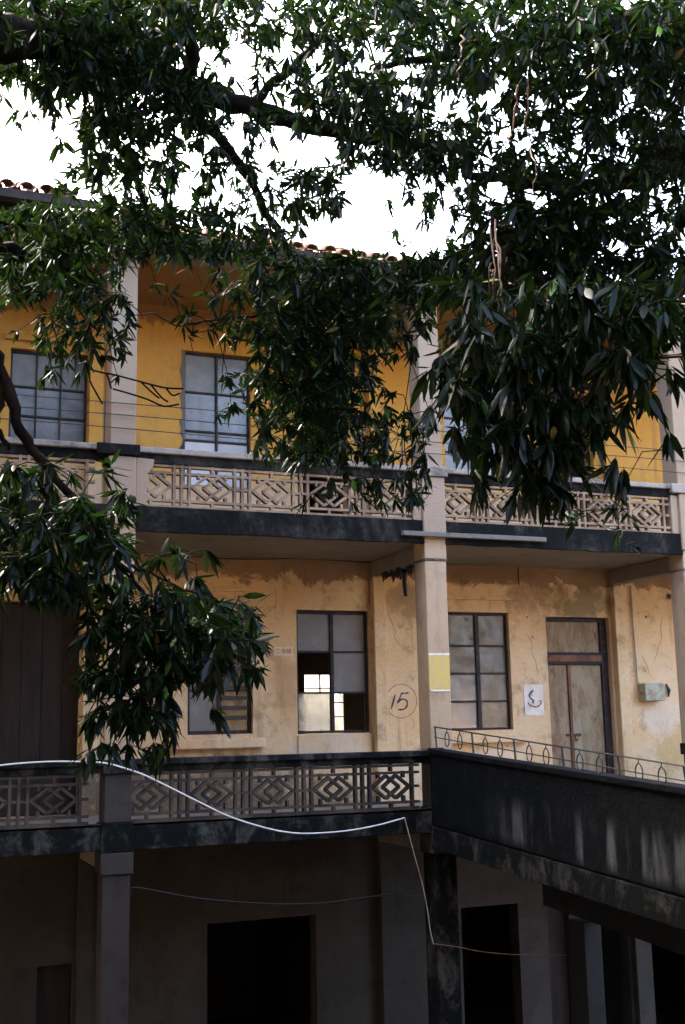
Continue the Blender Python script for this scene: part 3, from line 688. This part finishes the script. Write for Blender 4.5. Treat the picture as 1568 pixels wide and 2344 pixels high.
# ================================================================== TREES
def leaf_template():
    st = [(0.0, 0.0), (.12, .06), (.32, .46), (.58, .5), (.82, .27), (1.0, 0.0)]
    v = [(0, 0, 0)]; f = []
    for t, w_ in st[1:-1]:
        v += [(t, -w_, .12*w_), (t, 0, -.02), (t, w_, .12*w_)]
    v.append((1, 0, 0)); n = len(st)-2
    f += [(0, 1, 2, -1), (0, 2, 3, -1)]
    for i in range(n-1):
        a_ = 1+3*i; f += [(a_, a_+3, a_+4, a_+1), (a_+1, a_+4, a_+5, a_+2)]
    a_ = 1+3*(n-1); f += [(a_, a_+3, a_+1, -1), (a_+1, a_+3, a_+2, -1)]
    return np.array(v), [tuple(i for i in q if i >= 0) for q in f]
LV, LF = leaf_template()
def leaf_mesh(name, base, d, s, L, wid, bend, mat):
    """all leaves of one mass in one mesh, or a single one"""
    N = len(L); n = len(LV)
    nn = np.cross(d, s)
    x, y, z = LV[:, 0], LV[:, 1], LV[:, 2]
    co_ = base[:, None, :] + (L[:, None]*x[None])[:, :, None]*d[:, None, :] \
        + ((wid)[:, None]*y[None])[:, :, None]*s[:, None, :] + ((wid)[:, None]*z[None])[:, :, None]*nn[:, None, :]
    co_[:, :, 2] -= (L*bend)[:, None]*(x**2)[None]
    me = bpy.data.meshes.new(name)
    if N == 1:
        me.from_pydata([tuple(q) for q in co_[0]], [], LF)
    else:
        lens = [len(f) for f in LF]; lv = np.concatenate([np.array(f) for f in LF])
        me.vertices.add(N*n); me.vertices.foreach_set('co', co_.reshape(-1))
        tot = len(lv); me.loops.add(N*tot); me.polygons.add(N*len(LF))
        me.loops.foreach_set('vertex_index', (lv[None]+(np.arange(N)*n)[:, None]).reshape(-1).astype(np.int32))
        starts = np.concatenate([[0], np.cumsum(lens)[:-1]])
        me.polygons.foreach_set('loop_start', (starts[None]+(np.arange(N)*tot)[:, None]).reshape(-1).astype(np.int32))
    me.materials.append(mat); me.update(calc_edges=True); me.validate()
    me.polygons.foreach_set('use_smooth', [True]*len(me.polygons))
    return me
OD = [0, .10, .22, .36, .55, .8, 1.1, 1.6, 2.4, 3.8]
def norm(a): return a/np.maximum(np.linalg.norm(a, axis=-1, keepdims=True), 1e-9)
class Tree:
    def __init__(s, name, loc, label):
        s.root = empty(name, loc, label, 'tree', 'mango trees in the courtyard'); s.limbs = []; s.tips = []; s.twigs = MB()
    def limb(s, pts, name='limb', n=9):          # pts: (x,y,z,r)
        q = smoothline(pts, 5)
        for i in range(1, len(q)-1): q[i][:3] += rng.normal(0, .012, 3)
        MB().tube([tuple(a_[:3]) for a_ in q], [a_[3]*(1+.10*math.sin(i*1.7)) for i, a_ in enumerate(q)], n).build(name, M['bark'], s.root, smooth=True)
        s.limbs += [a_[:3] for a_ in q]
    def grow(s, tips, leafscale=1.0, nleaf=(8, 13), droop=.5, axis_down=.3):
        """a whorl of drooping leaves at the end of a twig at each tip"""
        if not len(tips): return
        # every twig forks from the nearest wood that is already there, starting next to the limbs
        tips = np.array(tips); Lb = np.array(s.limbs); n0 = len(Lb)
        d0 = np.array([np.min(np.linalg.norm(Lb-t, axis=1)) for t in tips])
        nodes = np.zeros((n0+len(tips), 3)); nodes[:n0] = Lb; cnt = n0
        for t in tips[np.argsort(d0)]:
            dist = np.linalg.norm(nodes[:cnt]-t, axis=1); j = int(np.argmin(dist)); dl = dist[j]
            p0 = nodes[j].copy(); tow = (p0-t)/max(dl, 1e-6)
            mid = (p0+t)/2+rng.normal(0, .08*dl, 3)+np.array([0, 0, .12*dl])
            r0 = .010 if j < n0 else .0055
            s.twigs.tube([p0, mid, t], [r0, r0*.75, .0035], 4)
            nodes[cnt] = t; cnt += 1
            ax = norm(-tow*.8+rng.normal(0, .6, 3)+np.array([0, 0, -axis_down]))
            n = rng.integers(*nleaf)
            s.tips.append((t, ax, n, leafscale, droop))
    def finish(s, mat, singles=300):
        base, d, sd, L, wd, bd = [], [], [], [], [], []
        for t, ax, n, sc, droop in s.tips:
            a1_ = norm(np.cross(ax, rng.normal(0, 1, 3))); b1_ = np.cross(ax, a1_)
            ph = rng.uniform(0, 6.28)
            for i in range(n):
                th = ph+i*2.4+rng.normal(0, .2); el = rng.uniform(.15, 1.25)
                rad = a1_*math.cos(th)+b1_*math.sin(th)
                dd = norm(ax*math.cos(el)+rad*math.sin(el)+np.array([0, 0, -droop*rng.uniform(.3, 1.2)]))
                side = norm(np.cross(dd, np.array([0, 0, 1.0])+rng.normal(0, .45, 3)))
                l_ = sc*rng.uniform(.085, .185)*(0.75 if rng.random() < .15 else 1)
                base.append(t-ax*rng.uniform(0, .07)); d.append(dd); sd.append(side); L.append(l_); wd.append(l_*rng.uniform(.19, .28)*(1 if rng.random() < .8 else .7)); bd.append(rng.uniform(-.08, .38))
        A = [np.array(q) for q in (base, d, sd, L, wd, bd)]
        order = np.argsort(np.linalg.norm(A[0]-CAM, axis=1)/A[3]); A = [q[order] for q in A]
        k1 = min(singles, len(A[0])//2)
        mass = leaf_mesh('foliage', *[q[k1:] for q in A], mat)
        tag(put('foliage', mass, s.root), kind='stuff')
        for i in range(k1):
            b_ = A[0][i].copy(); one = leaf_mesh('leaf', np.zeros((1, 3)), *[q[i:i+1] for q in A[1:]], mat)
            put('leaf', one, s.root, tuple(b_))
        tag(s.twigs.build('twigs', M['twig'], s.root), kind='stuff')
        print('TREE', s.root.name, len(A[0]), 'leaves')
# how thick the foliage stands, over a 16-column map of the view; each cell is filled through a depth of several metres
GRID = [
 "8998875778788888",
 "7999433566788889",
 "3677843787448788",
 "0177552378876778",
 "0276546702558687",
 "7888766001389977",
 "8851137999999999",
 "2650258997689999",
 "0310008961899995",
 "0000047951899985",
 "0000006875499971",
 "7640000144037730",
 "8880000000000110",
 "8983400000000000",
 "1289970000000000",
 "0089970000000000",
 "0088300000000000",
 "0056000000000000",
]
CELL = 98.0
leafA = Tree('mango_tree', (-3.9, -6.6, GZ), 'large mango tree whose dark boughs spread over the left and top of the courtyard')
leafB = Tree('mango_tree', (6.6, -7.2, GZ), 'mango tree whose long drooping leaves hang in front of the right bays')
def PL4(lst): return [(*P(u, v, dd), r) for u, v, dd, r in lst]
# tree A limbs
leafA.limb([(-3.9,-6.6,GZ,.34),(-3.95,-6.5,-2,.29),(-3.8,-6.3,1.0,.26),(-3.5,-6.0,3.4,.22)], 'trunk', 14)
top = (-3.5,-6.0,3.4,.20)
leafA.limb([top]+PL4([(-120,120,8.8,.17),(60,90,9.2,.15),(240,130,9.6,.125),(400,190,9.9,.10),(560,245,10.2,.085),(720,290,10.5,.07),(880,320,10.7,.055),(1050,345,10.9,.035)]), n=12)
leafA.limb(PL4([(420,200,9.9,.07),(440,130,9.8,.06),(430,60,9.7,.05),(460,-60,9.6,.04)]))
leafA.limb(PL4([(300,150,9.7,.07),(400,215,9.9,.055),(480,300,10.1,.045),(545,370,10.3,.04),(600,470,10.4,.035),(650,550,10.5,.03),(700,680,10.6,.026),(760,850,10.6,.02),(790,1000,10.6,.012)]))
leafA.limb(PL4([(240,130,9.6,.06),(230,260,9.8,.04),(300,380,10.0,.03),(340,500,10.1,.02)]))
leafA.limb(PL4([(700,690,10.6,.02),(600,720,10.5,.015),(480,735,10.5,.010),(400,745,10.5,.007)]))
leafA.limb(PL4([(700,690,10.6,.02),(820,760,10.7,.015),(900,850,10.8,.008)]))
leafA.limb([(-3.8,-6.3,1.0,.13)]+PL4([(-160,420,8.6,.08),(0,560,9.2,.05),(120,610,9.6,.035),(220,650,9.7,.02),(200,760,9.7,.01)]))
leafA.limb(PL4([(-220,600,7.3,.07),(-60,760,7.5,.055),(10,860,7.6,.042),(50,990,7.6,.034),(110,1070,7.6,.028),(190,1160,7.6,.022),(260,1270,7.6,.016),(330,1380,7.6,.014),(360,1500,7.6,.010),(300,1660,7.6,.007)]))
leafA.limb([(-3.8,-6.3,1.0,.12)]+PL4([(-220,600,7.3,.07)]))
leafA.limb(PL4([(110,1070,7.6,.02),(90,1200,7.5,.015),(60,1320,7.5,.008)]))
leafA.limb(PL4([(330,1380,7.6,.012),(430,1430,7.5,.010),(540,1500,7.5,.006)]))
leafA.limb(PL4([(260,1270,7.6,.012),(330,1310,7.6,.010),(420,1350,7.5,.006)]))
leafA.limb(PL4([(560,245,10.2,.05),(650,170,10.3,.035),(740,80,10.2,.03),(800,-40,10.2,.02)]))
leafA.limb(PL4([(10,860,7.6,.025),(0,960,7.6,.02),(20,1030,7.6,.012)]))
# tree B limbs
leafB.limb([(6.6,-7.2,GZ,.32),(6.5,-7.1,-1.5,.28),(6.3,-6.9,2.0,.25),(5.9,-6.6,4.5,.2)], 'trunk', 14)
tb = (5.9,-6.6,4.5,.17)
leafB.limb([tb]+PL4([(1620,330,9.4,.12),(1480,400,9.3,.09),(1330,430,9.2,.06),(1200,420,9.3,.045),(1060,400,9.6,.03)]))
leafB.limb([tb]+PL4([(1600,80,9.2,.10),(1400,60,9.2,.07),(1200,100,9.3,.05),(1000,130,9.5,.035),(860,150,9.7,.02)]))
leafB.limb(PL4([(1330,430,9.2,.05),(1230,520,8.6,.04),(1150,590,8.0,.032),(1140,700,7.6,.026),(1150,800,7.2,.02),(1180,900,7.0,.015),(1220,1020,7.0,.01)]))
leafB.limb([tb]+PL4([(1640,620,8.2,.08),(1500,700,7.6,.045),(1380,760,7.2,.03),(1280,850,7.0,.02),(1330,1000,6.9,.012)]))
leafB.limb(PL4([(1230,520,8.6,.03),(1120,540,8.8,.022),(1040,580,9.0,.016),(1000,640,9.1,.01)]))
leafB.limb(PL4([(1500,700,7.6,.03),(1500,850,7.4,.02),(1460,960,7.3,.012)]))
leafB.limb(PL4([(1150,800,7.2,.02),(1060,850,7.1,.014),(1000,930,7.0,.009)]))
tA, tB, tBn, tC = [], [], [], []
for r_, row in enumerate(GRID):
    for c_, ch in enumerate(row):
        od = OD[int(ch)]
        if od <= 0: continue
        uc, vc = (c_+.5)*CELL, (r_+.5)*CELL
        # pick the bough (and so the distance) this part of the canopy belongs to
        near_right = uc > 950 and 686 <= vc < 1200
        low_left = (r_ >= 11 and uc < 600)
        if near_right: lo, hi, area, lst, sc = 6.2, 7.6, 1700., tBn, 1.15
        elif low_left: lo, hi, area, lst, sc = 7.0, 8.3, 900., tC, 1.05
        elif uc > 1080 or (uc > 900 and r_ >= 6): lo, hi, area, lst, sc = 8.0, 10.4, 470., tB, 1.0
        else: lo, hi, area, lst, sc = 8.5, 11.6, 300., tA, 1.0
        cnt = rng.poisson(od*CELL*CELL/area)
        for _ in range(cnt):
            u = uc+rng.uniform(-.56, .56)*CELL; v = vc+rng.uniform(-.56, .56)*CELL-(45 if near_right else 25 if (low_left or (r_ > 8 and c_ < 10)) else 12)
            if 690 < u < 1000 and 550 < v < 590: continue
            dd = rng.uniform(lo, hi); q = P(u, v, dd)
            if q[1] > -.75: q = PY(u, v, -.75-rng.uniform(0, .8))
            lst.append(q)
# the canopy goes on beyond the edges of the view
for _ in range(2200):
    lst = tA if rng.random() < .55 else tB
    u, v = rng.uniform(-1500, 3200), rng.uniform(-2600, -30)
    q = P(u, v, rng.uniform(8.0, 11.5))
    if q[1] > -1.2 or q[0] < -4.4: continue
    lst.append(q)
for _ in range(260):
    q = P(rng.uniform(1600, 2500), rng.uniform(-200, 1150), rng.uniform(7.0, 9.5)); tB.append(q)
for _ in range(160):
    q = P(rng.uniform(-900, -40), rng.uniform(-200, 1350), rng.uniform(7.5, 9.5))
    if q[0] > -4.4: tA.append(q)
leafA.grow(tA, .84, droop=.3); leafA.grow(tC, 1.05, droop=.8, axis_down=.5)
leafB.grow(tB, .86, droop=.3); leafB.grow(tBn, 1.12, (9, 14), droop=1.0, axis_down=.6)
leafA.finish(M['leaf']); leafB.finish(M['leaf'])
# bare twigs reaching across the first column
tw = MB()
for pts in ([(205,845),(230,852),(262,858),(300,868),(345,880),(380,888),(420,890)], [(232,853),(245,858),(255,890)], [(258,890),(300,902),(340,915),(375,930),(410,925)],
            [(320,872),(350,900),(365,912)], [(345,880),(370,910),(385,920)], [(205,870),(215,890),(235,925)], [(380,888),(395,905),(412,900)]):
    tw.tube([tuple(q) for q in smoothline([P(u, v, 8.6) for u, v in pts], 3)], .007, 5)
tag(tw.build('bare_twig', M['bark']), 'bare forked twig crossing in front of the first column', 'twig')
# dry hanging vines on the right
vn = MB()
for pts in ([(1138,500),(1142,620),(1138,700),(1130,790)], [(1130,520),(1124,650),(1112,770)], [(1140,560),(1152,680),(1158,760)], [(1126,600),(1118,700),(1096,800)],
            [(1200,180),(1212,300),(1218,390),(1224,460)], [(1180,200),(1172,280),(1160,330)], [(1060,80),(1056,130),(1050,180)]):
    q_ = smoothline([P(u+rng.uniform(-5,5), v, 7.0+rng.uniform(-.2,.2)) for u, v in pts], 5)
    vn.tube([tuple(a_+rng.normal(0,.008,3)) for a_ in q_], [.0055-.003*i_/len(q_) for i_ in range(len(q_))], 5)
tag(vn.build('dry_vine', M['dry_vine']), 'pale dry vine stems hanging among the right hand leaves', 'vine')
# weeds on the eave
wd_ = MB()
for i in range(16):
    x = 2.6+rng.uniform(0, 1.6); h = rng.uniform(.15, .45); a_ = rng.uniform(-.25, .25)
    wd_.tube([(x, -.3, 6.2), (x+a_*.4, -.3, 6.2+h*.6), (x+a_, -.28, 6.2+h)], [.004, .003, .0015], 4)
tag(wd_.build('roof_weeds', M['twig']), 'thin bare weeds sprouting from the tiled eave', 'weeds', kind='stuff')
